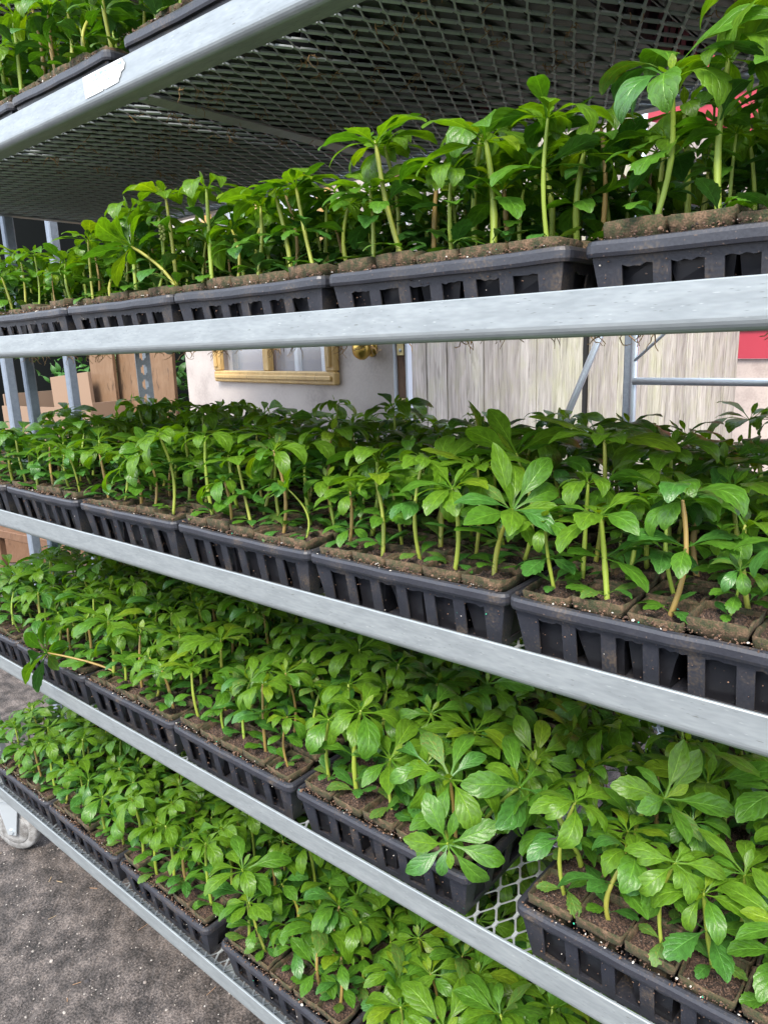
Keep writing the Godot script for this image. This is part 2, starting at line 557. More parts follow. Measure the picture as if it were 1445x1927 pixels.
func seedling_node(d: Dictionary, at: Vector3, turn: float, sc: float, label: String, group: String, pot_turn := 0.0) -> Node3D:
	var o := thing("seedling", label, "seedling", at, pot_turn, group)
	var p := put("peat_pot", pot_meshes[d.pot], M.peat, o)
	put("soil", soil_meshes[d.pot], M.soil, p)
	var grow := Transform3D(Basis.IDENTITY, Vector3(0, 0.058, 0)) * Transform3D(Basis(Vector3.UP, turn).scaled(Vector3.ONE * sc), Vector3.ZERO) * Transform3D(Basis.IDENTITY, Vector3(0, -0.058, 0))
	put("stem", d.stem, M.stem, o, grow)
	for l in d.leaves:
		put("leaf", l[0], M.leaf[l[2]], o, grow * l[1])
	return o

# a whole seedling in one mesh, for the mass of plants behind the individual ones
func seedling_mesh(d: Dictionary) -> ArrayMesh:
	var mesh := ArrayMesh.new()
	var sets := {}
	for l in d.leaves:
		if not sets.has(l[2]):
			var s := SurfaceTool.new()
			s.begin(Mesh.PRIMITIVE_TRIANGLES)
			sets[l[2]] = s
		sets[l[2]].append_from(l[0], 0, l[1])
	for k in sets:
		sets[k].commit(mesh)
		mesh.surface_set_material(mesh.get_surface_count() - 1, M.leaf[k])
	for e in [[d.stem, M.stem], [pot_meshes[d.pot], M.peat], [soil_meshes[d.pot], M.soil]]:
		var s := SurfaceTool.new()
		s.begin(Mesh.PRIMITIVE_TRIANGLES)
		s.append_from(e[0], 0, Transform3D.IDENTITY)
		s.commit(mesh)
		mesh.surface_set_material(mesh.get_surface_count() - 1, e[1])
	return mesh

# ------------------------------------------------------------------ trays
func wall_panel(len: float, y0: float, y1: float, inset0: float, inset1: float, holes: int, r: RandomNumberGenerator) -> ArrayMesh:
	# stands in the xy plane facing +z, x centred; leans back towards the foot (z from inset0 at y0 to inset1 at y1)
	var st := new_st(-1)
	var th := 0.0018
	var P := func(x: float, y: float, back: bool) -> Vector3:
		var t := (y - y0) / (y1 - y0)
		var hw := len * 0.5 - lerpf(0.0095, 0.0, t)
		return Vector3(clampf(x, -hw, hw), y, lerpf(inset0, inset1, t) - (th if back else 0.0))
	var piece := func(xa: float, xb: float, ya: float, yb: float, ya2: float) -> void:
		slab(st, [P.call(xa, yb, false), P.call(xb, yb, false), P.call(xb, ya2, false), P.call(xa, ya, false)],
			[P.call(xa, yb, true), P.call(xb, yb, true), P.call(xb, ya2, true), P.call(xa, ya, true)])
	var hw := len * 0.5
	var ytop := y1 - 0.014
	var ybot := y0 + 0.008
	if holes == 0:
		piece.call(-hw, hw, y0, y1, y0)
		return done(st)
	var m := 0.018
	var pitch := (len - 2.0 * m) / holes
	var win := pitch * 0.64
	piece.call(-hw, hw, y0, ybot, y0)
	var x := -hw
	for i in holes:
		var xa := -hw + m + pitch * i + (pitch - win) * 0.5
		piece.call(x, xa, ybot, y1, ybot)
		var y := ytop + r.randf_range(-0.001, 0.001)
		for k in 5:
			var yn := ytop + (r.randf_range(-0.0016, 0.0012) if k < 4 else 0.0)
			piece.call(xa + win * k / 5.0, xa + win * (k + 1) / 5.0, y, y1, yn)
			y = yn
		x = xa + win
	piece.call(x, hw, ybot, y1, ybot)
	return done(st)

func tray_meshes(r: RandomNumberGenerator) -> Dictionary:
	var W := TRAY_W
	var D := TRAY_D
	var top := 0.066
	var out := {}
	out.front = wall_panel(W - 0.012, 0.0, top - 0.006, D / 2 - 0.0155, D / 2 - 0.0055, 6, r)
	out.back = wall_panel(W - 0.012, 0.0, top - 0.006, D / 2 - 0.0155, D / 2 - 0.0055, 6, r)
	out.side = wall_panel(D - 0.012, 0.0, top - 0.006, W / 2 - 0.0155, W / 2 - 0.0055, 12, r)
	# rim: rounded lip swept round the tray with rounded corners
	var prof := [[-0.008, 0.054], [-0.0012, 0.0536], [0.0, 0.0565], [0.0, 0.0625], [-0.0015, 0.0655], [-0.0045, 0.0665], [-0.0075, 0.0655], [-0.0085, 0.062]]
	var rings := []
	var path := []
	var cr := 0.012
	for c in [[1, 1], [1, -1], [-1, -1], [-1, 1]]:
		for k in 5:
			path.append([c, k])
	for e in path:
		var c = e[0]
		var base := atan2(float(c[0]), float(c[1]))
		var an := base - PI / 4 * (1.0 if c[0] * c[1] > 0 else 1.0)
		var ring := []
		var ci := [[1, 1], [1, -1], [-1, -1], [-1, 1]].find(c)
		an = PI / 2 * ci + PI / 2 * e[1] / 4.0
		for p in prof:
			var rr: float = cr + p[0]
			var wob := 0.0
			ring.append(Vector3(c[0] * (W / 2 - cr) + sin(an) * rr, p[1] + wob, c[1] * (D / 2 - cr) + cos(an) * rr))
		rings.append(ring)
	# sag the long straight runs a little
	var full := []
	for k in rings.size():
		var a = rings[k]
		var b = rings[(k + 1) % rings.size()]
		full.append(a)
		if k % 5 == 4:
			for q in 6:
				var t := (q + 1) / 7.0
				var ring := []
				var dy := r.randf_range(-0.0006, 0.0006) - 0.0010 * sin(t * PI)
				for i in a.size(): ring.append(a[i].lerp(b[i], t) + Vector3(0, dy, 0))
				full.append(ring)
	full.append(rings[0])
	var st := new_st(-1)
	loft(st, full, false, false)
	out.rim = done(st)
	# base: grid of bars with a thin sheet
	st = new_st(-1)
	box(st, Vector3(-W / 2 + 0.020, 0.0, -D / 2 + 0.020), Vector3(W / 2 - 0.020, 0.0016, D / 2 - 0.020))
	for k in 6:
		var x := -W / 2 + 0.04 + k * (W - 0.08) / 5.0
		box(st, Vector3(x - 0.003, -0.0025, -D / 2 + 0.021), Vector3(x + 0.003, -0.0004, D / 2 - 0.021))
	out.base = done(st)
	# black cell insert: tapered cells along the front and both sides, seen through the windows
	st = new_st(-1)
	for i in 5:
		for j in 10:
			if j > 1 and j < 9 and i > 0 and i < 4: continue
			var cx := (i - 2) * 0.0508
			var cz := D / 2 - 0.0395 - j * 0.0500
			var tw := r.randf_range(-0.22, 0.22)
			var ox := r.randf_range(-0.006, 0.006)
			var rg := []
			for q in [[0.003, 0.0165], [0.030, 0.0205], [0.053, 0.0248]]:
				var ring := []
				for c in [[1, 1], [1, -1], [-1, -1], [-1, 1]]:
					var v := Vector3(c[0] * q[1], 0, c[1] * q[1]).rotated(Vector3.UP, tw * (1.0 - q[0] / 0.053))
					ring.append(v + Vector3(cx + ox * (1.0 - q[0] / 0.053) + r.randf_range(-0.001, 0.001), q[0], cz + r.randf_range(-0.001, 0.0005)))
				rg.append(ring)
			loft(st, rg, true, false)
	var y := 0.0535
	for i in 6: box(st, Vector3((i - 2.5) * 0.0508 - 0.0015, y - 0.002, -D / 2 + 0.012), Vector3((i - 2.5) * 0.0508 + 0.0015, y, D / 2 - 0.012))
	for j in 11: box(st, Vector3(-W / 2 + 0.010, y - 0.0022, D / 2 - 0.0145 - 0.0500 * j - 0.0015), Vector3(W / 2 - 0.010, y - 0.0002, D / 2 - 0.0145 - 0.0500 * j + 0.0015))
	out.insert = done(st)
	return out

func tray_node(tm: Dictionary, at: Vector3, turn: float, label: String, group: String) -> Node3D:
	var o := thing("nursery_tray", label, "tray", at, turn, group)
	put("rim", tm.rim, M.plastic, o)
	put("base", tm.base, M.plastic, o)
	put("wall_panel", tm.front, M.plastic, o)
	put("wall_panel", tm.back, M.plastic, o, Transform3D(Basis(Vector3.UP, PI), Vector3.ZERO))
	put("wall_panel", tm.side, M.plastic, o, Transform3D(Basis(Vector3.UP, PI / 2), Vector3.ZERO))
	put("wall_panel", tm.side, M.plastic, o, Transform3D(Basis(Vector3.UP, -PI / 2), Vector3.ZERO))
	var ins := put("cell_insert", tm.insert, M.plastic_smooth, o)
	ins.set_meta("kind", "stuff")
	return o

# ------------------------------------------------------------------ cart
func deck_mesh() -> ArrayMesh:
	var st := new_st(-1)
	var px := 0.0252
	var pz := 0.0510
	var nx := int((CART_R - CART_L - 0.05) / px)
	var nz := int(0.562 / (pz * 0.5))
	var hw := 0.0012
	for k in nz:
		for i in nx:
			var x := CART_L + 0.03 + px * i + (px * 0.5 if k % 2 == 1 else 0.0)
			var z := -0.0185 - pz * 0.5 * k
			# node: short bar along z; then two strands out to the next row
			var bond := 0.0055
			box(st, Vector3(x - 0.0020, -0.0010, z - bond), Vector3(x + 0.0020, 0.0010, z + bond))
			for s in [-1.0, 1.0]:
				var a := Vector3(x + s * 0.0016, 0, z - bond + 0.001)
				var b := Vector3(x + s * (px * 0.5 - 0.0016), 0, z - pz * 0.5 + bond - 0.001)
				var d := (b - a).normalized()
				var w := Vector3(-d.z, 0, d.x) * hw
				# strands stand slightly on edge, as expanded metal does
				var up := Vector3(0, 0.0009, 0)
				var tl := Vector3(0, 0.0008 * s, 0)
				slab(st, [a - w + up - tl, a + w + up + tl, a + w - up + tl, a - w - up - tl], [b - w + up - tl, b + w + up + tl, b + w - up + tl, b - w - up - tl])
	return done(st)

func rail_profile(rh: float, fl: float) -> Array:
	# x = z (0 is the outer face, negative is inward), y = 0 at the top edge; outer run then inner run back
	var out := []
	var th := 0.0028
	var R := 0.010
	out.append(Vector2(-0.0008, 0.0))
	out.append(Vector2(0.0, -0.001))
	for k in 7:
		var a := PI / 2 * k / 6.0
		out.append(Vector2(-R + R * cos(a), -rh + R - R * sin(a)))
	out.append(Vector2(-fl, -rh))
	var inn := []
	inn.append(Vector2(-th, 0.0))
	inn.append(Vector2(-th, -0.001))
	for k in 7:
		var a := PI / 2 * k / 6.0
		inn.append(Vector2(-R + (R - th) * cos(a), -rh + R - (R - th) * sin(a)))
	inn.append(Vector2(-fl, -rh + th))
	inn.reverse()
	return out + inn

func build_cart() -> void:
	var cart := thing("plant_cart", "galvanised steel nursery cart with mesh shelves full of seedling trays", "cart")
	var deck := deck_mesh()
	var prof := rail_profile(0.037, 0.030)
	var st := new_st(0)
	st.set_smooth_group(-1)
	extrude_x(st, prof, CART_L, CART_R)
	var rail := done(st)
	st = new_st(-1)
	extrude_x(st, prof, 0.0, -CART_B - 0.002)
	var endrail := done(st)
	st = new_st(-1)
	box(st, Vector3(0.588, -0.037, -0.570), Vector3(0.616, -0.0345, -0.0305))
	box(st, Vector3(0.588, -0.0345, -0.570), Vector3(0.5905, -0.0342 + 0.0015, -0.0305))
	var cross := done(st)
	st = new_st(0)
	var weld := []
	for k in 4: weld.append(circle(Vector3(0.602, -0.0375 - 0.0, -0.028 + 0.0 - k * 0.004), Vector3.FORWARD, [0.004, 0.009, 0.008, 0.003][k], 9))
	for ring in weld:
		for i in ring.size(): ring[i] = Vector3(ring[i].x, -0.0368 + (ring[i].y + 0.0375) * 0.35, ring[i].z)
	loft(st, weld, true, true)
	var weldm := done(st)
	for s in range(1, 7):
		var sh := Node3D.new()
		sh.name = "shelf"
		cart.add_child(sh, true)
		sh.position = Vector3(0, H[s], 0)
		put("rail", rail, M.galv, sh)
		put("rail", rail, M.galv, sh, Transform3D(Basis(Vector3.UP, PI), Vector3(CART_L + CART_R, 0, CART_B)))
		put("end_rail", endrail, M.galv, sh, Transform3D(Basis(Vector3.UP, -PI / 2), Vector3(CART_L + 0.001, 0, CART_B + 0.001)))
		put("end_rail", endrail, M.galv, sh, Transform3D(Basis(Vector3.UP, PI / 2), Vector3(CART_R - 0.001, 0, -0.001)))
		var dk := put("mesh_deck", deck, M.galv_mesh, sh, Transform3D(Basis.IDENTITY, Vector3(0, -0.0325, 0)))
		dk.set_meta("kind", "stuff")
		put("cross_bar", cross, M.galv, sh)
		put("weld", weldm, M.galv, sh)
	# slotted corner posts
	for c in [[CART_L, -0.02, -1.0], [CART_L, CART_B + 0.055, 1.0], [CART_R, -0.02, -1.0], [CART_R, CART_B + 0.055, 1.0]]:
		st = new_st(-1)
		var x: float = c[0] + (-0.004 if c[0] < 0.6 else 0.004)
		var z0: float = c[1] - 0.045
		var z1: float = c[1]
		var y := 0.12
		var t := 0.0025
		# web in the yz plane, with a column of slots, built as rails and bridges
		box(st, Vector3(x - t, y, z0), Vector3(x, 2.02, z0 + 0.013))
		box(st, Vector3(x - t, y, z1 - 0.013), Vector3(x, 2.02, z1))
		var yy := y
		while yy < 1.99:
			box(st, Vector3(x - t + 0.0002, yy, z0 + 0.013), Vector3(x - 0.0002, yy + 0.013, z1 - 0.013))
			for q in [[z0 + 0.013, z0 + 0.018], [z1 - 0.018, z1 - 0.013]]:
				for e in [yy + 0.013, yy + 0.034]:
					box(st, Vector3(x - t + 0.0003, e, q[0]), Vector3(x - 0.0003, e + 0.005, q[1]))
			yy += 0.039
		box(st, Vector3(x - 0.034, y + 0.001, z0 - 0.0005), Vector3(x - t + 0.001, 2.019, z0 + 0.002))
		put("post", done(st), M.galv, cart)
	# middle upright of the end frame
	st = new_st(-1)
	box(st, Vector3(CART_L - 0.026, 0.13, -0.272), Vector3(CART_L - 0.004, 2.0, -0.248), 0.003)
	put("upright", done(st), M.galv_old, cart)
	# casters
	for c in [Vector3(CART_L + 0.035, 0, -0.052), Vector3(CART_R - 0.06, 0, -0.055), Vector3(CART_L + 0.035, 0, CART_B + 0.07), Vector3(CART_R - 0.06, 0, CART_B + 0.07)]:
		var w := Node3D.new()
		w.name = "caster"
		cart.add_child(w, true)
		w.position = c
		w.rotation.y = 0.45
		st = new_st(0)
		var ax := Transform3D(Basis(Vector3(1, 0, 0), PI / 2), Vector3(0, 0.062, 0))
		lathe(st, [Vector2(0.040, -0.017), Vector2(0.056, -0.016), Vector2(0.0605, -0.011), Vector2(0.062, 0.0), Vector2(0.0605, 0.011), Vector2(0.056, 0.016), Vector2(0.040, 0.017)], ax, 32)
		put("tyre", done(st), M.tyre, w)
		st = new_st(0)
		lathe(st, [Vector2(0.006, -0.024), Vector2(0.010, -0.0195), Vector2(0.030, -0.0185), Vector2(0.039, -0.0190), Vector2(0.041, -0.0172), Vector2(0.041, 0.0172), Vector2(0.039, 0.0190), Vector2(0.030, 0.0185), Vector2(0.010, 0.0195), Vector2(0.006, 0.024)], ax, 28)
		put("hub", done(st), M.hub, w)
		st = new_st(-1)
		for s in [-1.0, 1.0]:
			var z: float = s * 0.026
			slab(st, [Vector3(-0.030, 0.140, z + 0.0015), Vector3(0.030, 0.140, z + 0.0015), Vector3(0.012, 0.052, z + 0.0015), Vector3(-0.012, 0.052, z + 0.0015)],
				[Vector3(-0.030, 0.140, z - 0.0015), Vector3(0.030, 0.140, z - 0.0015), Vector3(0.012, 0.052, z - 0.0015), Vector3(-0.012, 0.052, z - 0.0015)])
		box(st, Vector3(-0.034, 0.138, -0.030), Vector3(0.034, 0.146, 0.030), 0.002)
		box(st, Vector3(-0.045, 0.150, -0.036), Vector3(0.045, 0.155, 0.036))
		tube(st, [Vector3(0, 0.144, 0), Vector3(0, 0.1855, 0)], [0.016, 0.016], 16)
		tube(st, [Vector3(0, 0.062, -0.031), Vector3(0, 0.062, 0.031)], [0.007, 0.007], 6)
		put("fork", done(st), M.bracket, w)
		# brake pedal
		st = new_st(-1)
		box(st, Vector3(-0.085, 0.086, -0.020), Vector3(-0.050, 0.094, 0.020), 0.003)
		box(st, Vector3(-0.056, 0.090, -0.012), Vector3(-0.020, 0.136, 0.012), 0.003)
		put("brake_pedal", done(st), M.bracket, w)
	# torn paper sticker with faded print on the fifth rail
	var im := Image.create(512, 192, false, Image.FORMAT_RGB8)
	im.fill(Color(0.80, 0.81, 0.80))
	var rr := RandomNumberGenerator.new()
	rr.seed = 9
	for line in [[22, 60, 480, 26], [62, 40, 300, 18], [104, 250, 430, 16], [128, 30, 210, 16], [156, 60, 180, 14]]:
		var x: int = line[1]
		while x < line[2]:
			var cw := rr.randi_range(12, 22)
			if rr.randf() < 0.7:
				var col := Color(0.42, 0.62, 0.62).lerp(Color(0.26, 0.33, 0.40), rr.randf() * 0.6)
				im.fill_rect(Rect2i(x, line[0], 5, line[3]), col)
				im.fill_rect(Rect2i(x, line[0] + (0 if rr.randf() < 0.5 else line[3] / 2), cw - 4, 5), col)
				if rr.randf() < 0.5: im.fill_rect(Rect2i(x + cw - 7, line[0], 5, line[3]), col)
			x += cw + 3
	var sm := mat(Color.WHITE, 0.7)
	sm.albedo_texture = ImageTexture.create_from_image(im)
	var outline := [Vector2(0.0, 1.0), Vector2(0.25, 1.0), Vector2(0.6, 1.0), Vector2(0.94, 1.0), Vector2(1.0, 0.72), Vector2(0.97, 0.5), Vector2(0.90, 0.43), Vector2(0.87, 0.24), Vector2(0.845, 0.22), Vector2(0.82, 0.06), Vector2(0.5, 0.02), Vector2(0.47, 0.10), Vector2(0.45, 0.01), Vector2(0.02, 0.0)]
	var pv := PackedVector2Array(outline)
	var tri := Geometry2D.triangulate_polygon(pv)
	st = new_st(-1)
	for i in tri:
		var p := pv[i]
		st.set_uv(Vector2(p.x, 1.0 - p.y))
		st.add_vertex(Vector3(0.520 + p.x * 0.100, H[5] - 0.0265 + p.y * 0.0255, 0.0009))
	var sk := put("sticker", done(st), sm, cart)
	sk.set_meta("label", "torn white paper sticker with faded blue print")

# ------------------------------------------------------------------ setting
func build_ground() -> void:
	var st := new_st(0)
	var n := FastNoiseLite.new()
	n.seed = 3
	n.frequency = 45.0
	n.fractal_octaves = 4
	var n2 := FastNoiseLite.new()
	n2.seed = 4
	n2.frequency = 2.2
	# one sheet: a fine grid near the cart, stretched to the horizon at its border
	var nx := 330
	var nz := 240
	var g := []
	for i in nx + 1:
		var row := PackedVector3Array()
		for j in nz + 1:
			var x := -0.95 + 2.0 * i / nx
			var z := -0.55 + 1.4 * j / nz
			var y := n.get_noise_2d(x, z) * 0.0034 + n2.get_noise_2d(x, z) * 0.002 - 0.003
			if i == 0: x = -60.0
			if i == nx: x = 60.0
			if j == 0: z = -60.0
			if j == nz: z = 60.0
			if i == 0 or j == 0 or i == nx or j == nz: y = -0.003
			row.append(Vector3(x, y, z))
		g.append(row)
	for i in nx:
		for j in nz:
			quad(st, g[i][j], g[i + 1][j], g[i + 1][j + 1], g[i][j + 1])
	var o := put("ground", done(st), M.asphalt, self)
	o.set_meta("kind", "structure")
	o.set_meta("label", "worn grey brown asphalt ground beside the cart")
	o.set_meta("category", "ground")
	# loose grit and bits of straw
	var r := RandomNumberGenerator.new()
	r.seed = 31
	var peb := new_st(-1)
	lathe(peb, [Vector2(0.3, -0.45), Vector2(0.85, -0.25), Vector2(1.0, 0.1), Vector2(0.6, 0.5), Vector2(0.1, 0.6)], Transform3D.IDENTITY, 6)
	var cols := [Color(0.12, 0.10, 0.09), Color(0.20, 0.17, 0.15), Color(0.07, 0.06, 0.055), Color(0.30, 0.27, 0.24), Color(0.045, 0.04, 0.04)]
	var list := []
	for i in 5200:
		var p := Vector3(r.randf_range(-0.9, 0.75), 0, r.randf_range(-0.25, 0.55))
		p.y = n.get_noise_2d(p.x, p.z) * 0.0034 + n2.get_noise_2d(p.x, p.z) * 0.002 - 0.0026
		var s := r.randf_range(0.0008, 0.0026) * (2.0 if r.randf() < 0.03 else 1.0)
		var c: Color = cols[r.randi_range(0, 4)]
		if r.randf() < 0.008: c = Color(0.45, 0.43, 0.40)
		list.append([Transform3D(Basis.from_euler(Vector3(r.randf(), r.randf() * TAU, r.randf())).scaled(Vector3(s, s * 0.7, s * r.randf_range(0.6, 1.3))), p), c])
	var gr := multi("gravel", done(peb), M.grit, list, self)
	gr.set_meta("kind", "stuff")
	gr.set_meta("label", "loose grit scattered over the asphalt")
	gr.set_meta("category", "gravel")
	var straw := new_st(-1)
	box(straw, Vector3(-1, -0.03, -0.05), Vector3(1, 0.03, 0.05))
	list = []
	for i in 22:
		var p := Vector3(r.randf_range(-0.7, 0.65), 0, r.randf_range(-0.1, 0.4))
		p.y = n.get_noise_2d(p.x, p.z) * 0.0034 + n2.get_noise_2d(p.x, p.z) * 0.002 - 0.0012
		var s := r.randf_range(0.002, 0.008)
		list.append([Transform3D(Basis.from_euler(Vector3(r.randf_range(-0.1, 0.1), r.randf() * TAU, r.randf_range(-0.12, 0.12))).scaled(Vector3(s, 0.012, 0.012)), p), Color(0.34, 0.20, 0.11) if r.randf() < 0.6 else Color(0.45, 0.33, 0.19)])
	var sw := multi("litter", done(straw), M.grit, list, self)
	sw.set_meta("kind", "stuff")
	sw.set_meta("label", "bits of brown straw and bark on the asphalt")
	sw.set_meta("category", "litter")

func multi(called: String, mesh: Mesh, m: Material, list: Array, parent: Node) -> MultiMeshInstance3D:
	var mm := MultiMesh.new()
	mm.transform_format = MultiMesh.TRANSFORM_3D
	mm.use_colors = m != null
	mm.mesh = mesh
	mm.instance_count = list.size()
	for i in list.size():
		mm.set_instance_transform(i, list[i][0])
		if m: mm.set_instance_color(i, list[i][1])
	var o := MultiMeshInstance3D.new()
	o.name = called
	o.multimesh = mm
	if m: o.material_override = m
	parent.add_child(o, true)
	return o

func build_background() -> void:
	var st: SurfaceTool
	# --- white shed door with a pine framed window, standing behind the cart
	var P := Vector3(0.262, 0.0, -0.925)          # foot of the latch edge
	var dirx := Vector3(-0.983, 0, -0.186).normalized()
	var turn := atan2(-dirx.z, dirx.x) + PI       # local +x runs from hinge to latch
	var w := 1.26
	var door := thing("shed_door", "off white shed door with pine framed window and brass knob", "door", P, turn)
	# local: latch edge x = 0, hinge x = -w, facing +z
	var wx0 := -0.985; var wx1 := -0.235; var wy0 := 1.095; var wy1 := 1.93
	st = new_st(-1)
	box(st, Vector3(-w, 0.04, -0.042), Vector3(0, wy0 + 0.03, 0))
	box(st, Vector3(-w, wy1 - 0.03, -0.042), Vector3(0, 2.12, 0))
	box(st, Vector3(-w, wy0 + 0.03, -0.0419), Vector3(wx0 + 0.03, wy1 - 0.03, -0.0001))
	box(st, Vector3(wx1 - 0.03, wy0 + 0.03, -0.0419), Vector3(0, wy1 - 0.03, -0.0001))
	put("panel", done(st), M.white, door)
	var wn := Node3D.new()
	wn.name = "window"
	door.add_child(wn, true)
	var fw := 0.062
	for f in [[Vector3(wx0, wy0, 0), Vector3(wx1, wy0 + fw * 0.62, 0.020)], [Vector3(wx0, wy1 - fw, 0), Vector3(wx1, wy1, 0.020)],
			[Vector3(wx0, wy0 + fw * 0.62, 0), Vector3(wx0 + fw * 0.8, wy1 - fw, 0.0198)], [Vector3(wx1 - fw * 0.8, wy0 + fw * 0.62, 0), Vector3(wx1, wy1 - fw, 0.0198)]]:
		st = new_st(-1)
		box(st, f[0], f[1], 0.004)
		box(st, f[0] + Vector3(0.014, 0.012, 0.016) , f[1] + Vector3(-0.014, -0.012, 0.007), 0.003)
		put("frame", done(st), M.pine, wn)
	st = new_st(-1)
	box(st, Vector3(-0.640, wy0 + fw * 0.62, -0.006), Vector3(-0.605, wy1 - fw, 0.016), 0.003)
	put("frame", done(st), M.pine, wn)
	for f in [[wx0 + fw * 0.8, -0.640], [-0.605, wx1 - fw * 0.8]]:
		st = new_st(-1)
		box(st, Vector3(f[0] - 0.004, wy0 + 0.032, -0.022), Vector3(f[1] + 0.004, wy1 - 0.032, -0.018))
		put("pane", done(st), M.glass, wn)
	# ribbed panel and pale bars added behind the glass to stand for its reflection
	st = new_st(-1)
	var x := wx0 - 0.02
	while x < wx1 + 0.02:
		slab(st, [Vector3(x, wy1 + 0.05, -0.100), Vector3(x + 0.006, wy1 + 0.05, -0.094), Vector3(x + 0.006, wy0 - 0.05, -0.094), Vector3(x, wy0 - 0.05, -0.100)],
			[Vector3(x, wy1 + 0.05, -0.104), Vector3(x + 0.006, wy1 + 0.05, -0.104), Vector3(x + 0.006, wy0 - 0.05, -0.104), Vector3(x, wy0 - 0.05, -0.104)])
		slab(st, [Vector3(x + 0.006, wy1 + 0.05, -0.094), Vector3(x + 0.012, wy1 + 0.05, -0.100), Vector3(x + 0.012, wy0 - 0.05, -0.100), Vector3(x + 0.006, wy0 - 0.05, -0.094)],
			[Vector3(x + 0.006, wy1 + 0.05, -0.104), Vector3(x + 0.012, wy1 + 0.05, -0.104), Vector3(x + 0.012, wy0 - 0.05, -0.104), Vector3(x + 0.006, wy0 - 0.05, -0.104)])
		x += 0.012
	put("reflected_ribs", done(st), M.ribbed, door)
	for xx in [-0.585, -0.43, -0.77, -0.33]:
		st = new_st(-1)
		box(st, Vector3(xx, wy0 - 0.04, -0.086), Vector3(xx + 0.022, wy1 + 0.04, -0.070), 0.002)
		put("reflected_bar", done(st), M.trim, door)
	# knob
	st = new_st(0)
	lathe(st, [Vector2(0.022, 0.0), Vector2(0.023, 0.003), Vector2(0.018, 0.006), Vector2(0.013, 0.009), Vector2(0.014, 0.014), Vector2(0.023, 0.021), Vector2(0.029, 0.031), Vector2(0.029, 0.040), Vector2(0.024, 0.049), Vector2(0.012, 0.053)], Transform3D(Basis(Vector3(1, 0, 0), PI / 2), Vector3(-0.085, 1.195, 0.0)), 28)
	put("knob", done(st), M.brass, door)
	# --- jamb beside the latch edge with brass strike plates
	var jp := P - dirx * 0.004
	var jamb := thing("door_jamb", "brown wooden jamb with brass strike plates beside the shed door", "door jamb", jp, turn)
	st = new_st(-1)
	box(st, Vector3(0.002, 0.0, -0.014), Vector3(0.010, 2.2, 0.006), 0.002)
	put("stop", done(st), M.trim, jamb)
	st = new_st(-1)
	box(st, Vector3(0.012, 0.0, -0.014), Vector3(0.045, 2.2, 0.0), 0.002)
	put("board", done(st), M.jamb, jamb)
	st = new_st(-1)
	box(st, Vector3(0.047, 0.0, -0.014), Vector3(0.055, 2.2, 0.004), 0.002)
	put("edge_trim", done(st), M.trim, jamb)
	for yy in [1.175, 1.005]:
		st = new_st(-1)
		box(st, Vector3(0.015, yy, 0.0004), Vector3(0.042, yy + 0.062, 0.0026), 0.001)
		put("strike_plate", done(st), M.strike, jamb)
		st = new_st(0)
		tube(st, [Vector3(0.0285, yy + 0.012, 0.002), Vector3(0.0285, yy + 0.012, 0.0036)], [0.005, 0.0045], 10)
		tube(st, [Vector3(0.0285, yy + 0.034, 0.002), Vector3(0.0285, yy + 0.055, 0.0034)], [0.007, 0.007], 10)
		put("screw", done(st), M.bracket, jamb)
	# --- shed wall above and left of the door
	var wall := thing("shed_wall", "pale shed wall above the white door", "wall", P, turn)
	st = new_st(-1)
	box(st, Vector3(-w - 0.3, 2.14, -0.12), Vector3(0.05, 3.0, -0.06))
	put("upper_wall", done(st), M.white, wall)
	st = new_st(-1)
	box(st, Vector3(-w - 0.02, 0.0, -0.30), Vector3(-0.42, 2.9, -0.26))
	put("inner_wall", done(st), M.white, wall)
	# --- weathered fence
	var A := Vector3(-0.66, 0, -2.02)
	var B := Vector3(0.30, 0, -4.42)
	A = Vector3(-0.52, 0, -1.98)
	var fd := (B - A).normalized()
	var fence := thing("wooden_fence", "weathered grey plank fence behind the cart", "fence", A, atan2(-fd.z, fd.x))
	var r := RandomNumberGenerator.new()
	r.seed = 12
	var L := 2.257
	var px := -0.36
	var k := 0
	var gap := false
	while px < L:
		var pw := r.randf_range(0.100, 0.128)
		st = new_st(-1)
		var z := r.randf_range(-0.004, 0.004)
		box(st, Vector3(px + 0.0012, 0.02, z - 0.018), Vector3(px + pw - 0.0012, 2.25, z), 0.0025)
		var pl := put("plank", done(st), M.fence[r.randi_range(0, 2)], fence)
		pl.rotation.z = r.randf_range(-0.004, 0.004)
		px += pw
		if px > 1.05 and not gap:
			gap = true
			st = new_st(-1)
			box(st, Vector3(px - 0.03, 0.0, -0.13), Vector3(px + 0.09, 2.2, -0.03))  # black block added behind the gap in place of its shade
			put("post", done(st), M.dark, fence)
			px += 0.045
		k += 1
	for yy in [0.35, 1.9]:
		st = new_st(-1)
		box(st, Vector3(-0.36, yy, -0.075), Vector3(L, yy + 0.09, -0.028))
		put("back_rail", done(st), M.fence[1], fence)
	# --- red and cream building beyond the fence
	var bp := Vector3(-0.5, 0, -5.4)
	var bd := thing("red_building", "building with red boards above a cream wall beyond the fence", "building", bp, -0.35)
	st = new_st(-1)
	box(st, Vector3(-2.2, 0, -0.2), Vector3(5.5, 1.0, 0))
	put("cream_wall", done(st), M.beige, bd)
	for i in 14:
		st = new_st(-1)
		var y0 := 1.0 + i * 0.20
		slab(st, [Vector3(-2.2, y0 + 0.2, 0.004), Vector3(5.5, y0 + 0.2, 0.004), Vector3(5.5, y0 + 0.003, 0.022), Vector3(-2.2, y0 + 0.003, 0.022)],
			[Vector3(-2.2, y0 + 0.2, -0.02), Vector3(5.5, y0 + 0.2, -0.02), Vector3(5.5, y0 + 0.003, -0.02), Vector3(-2.2, y0 + 0.003, -0.02)])
		put("siding_board", done(st), M.red, bd)
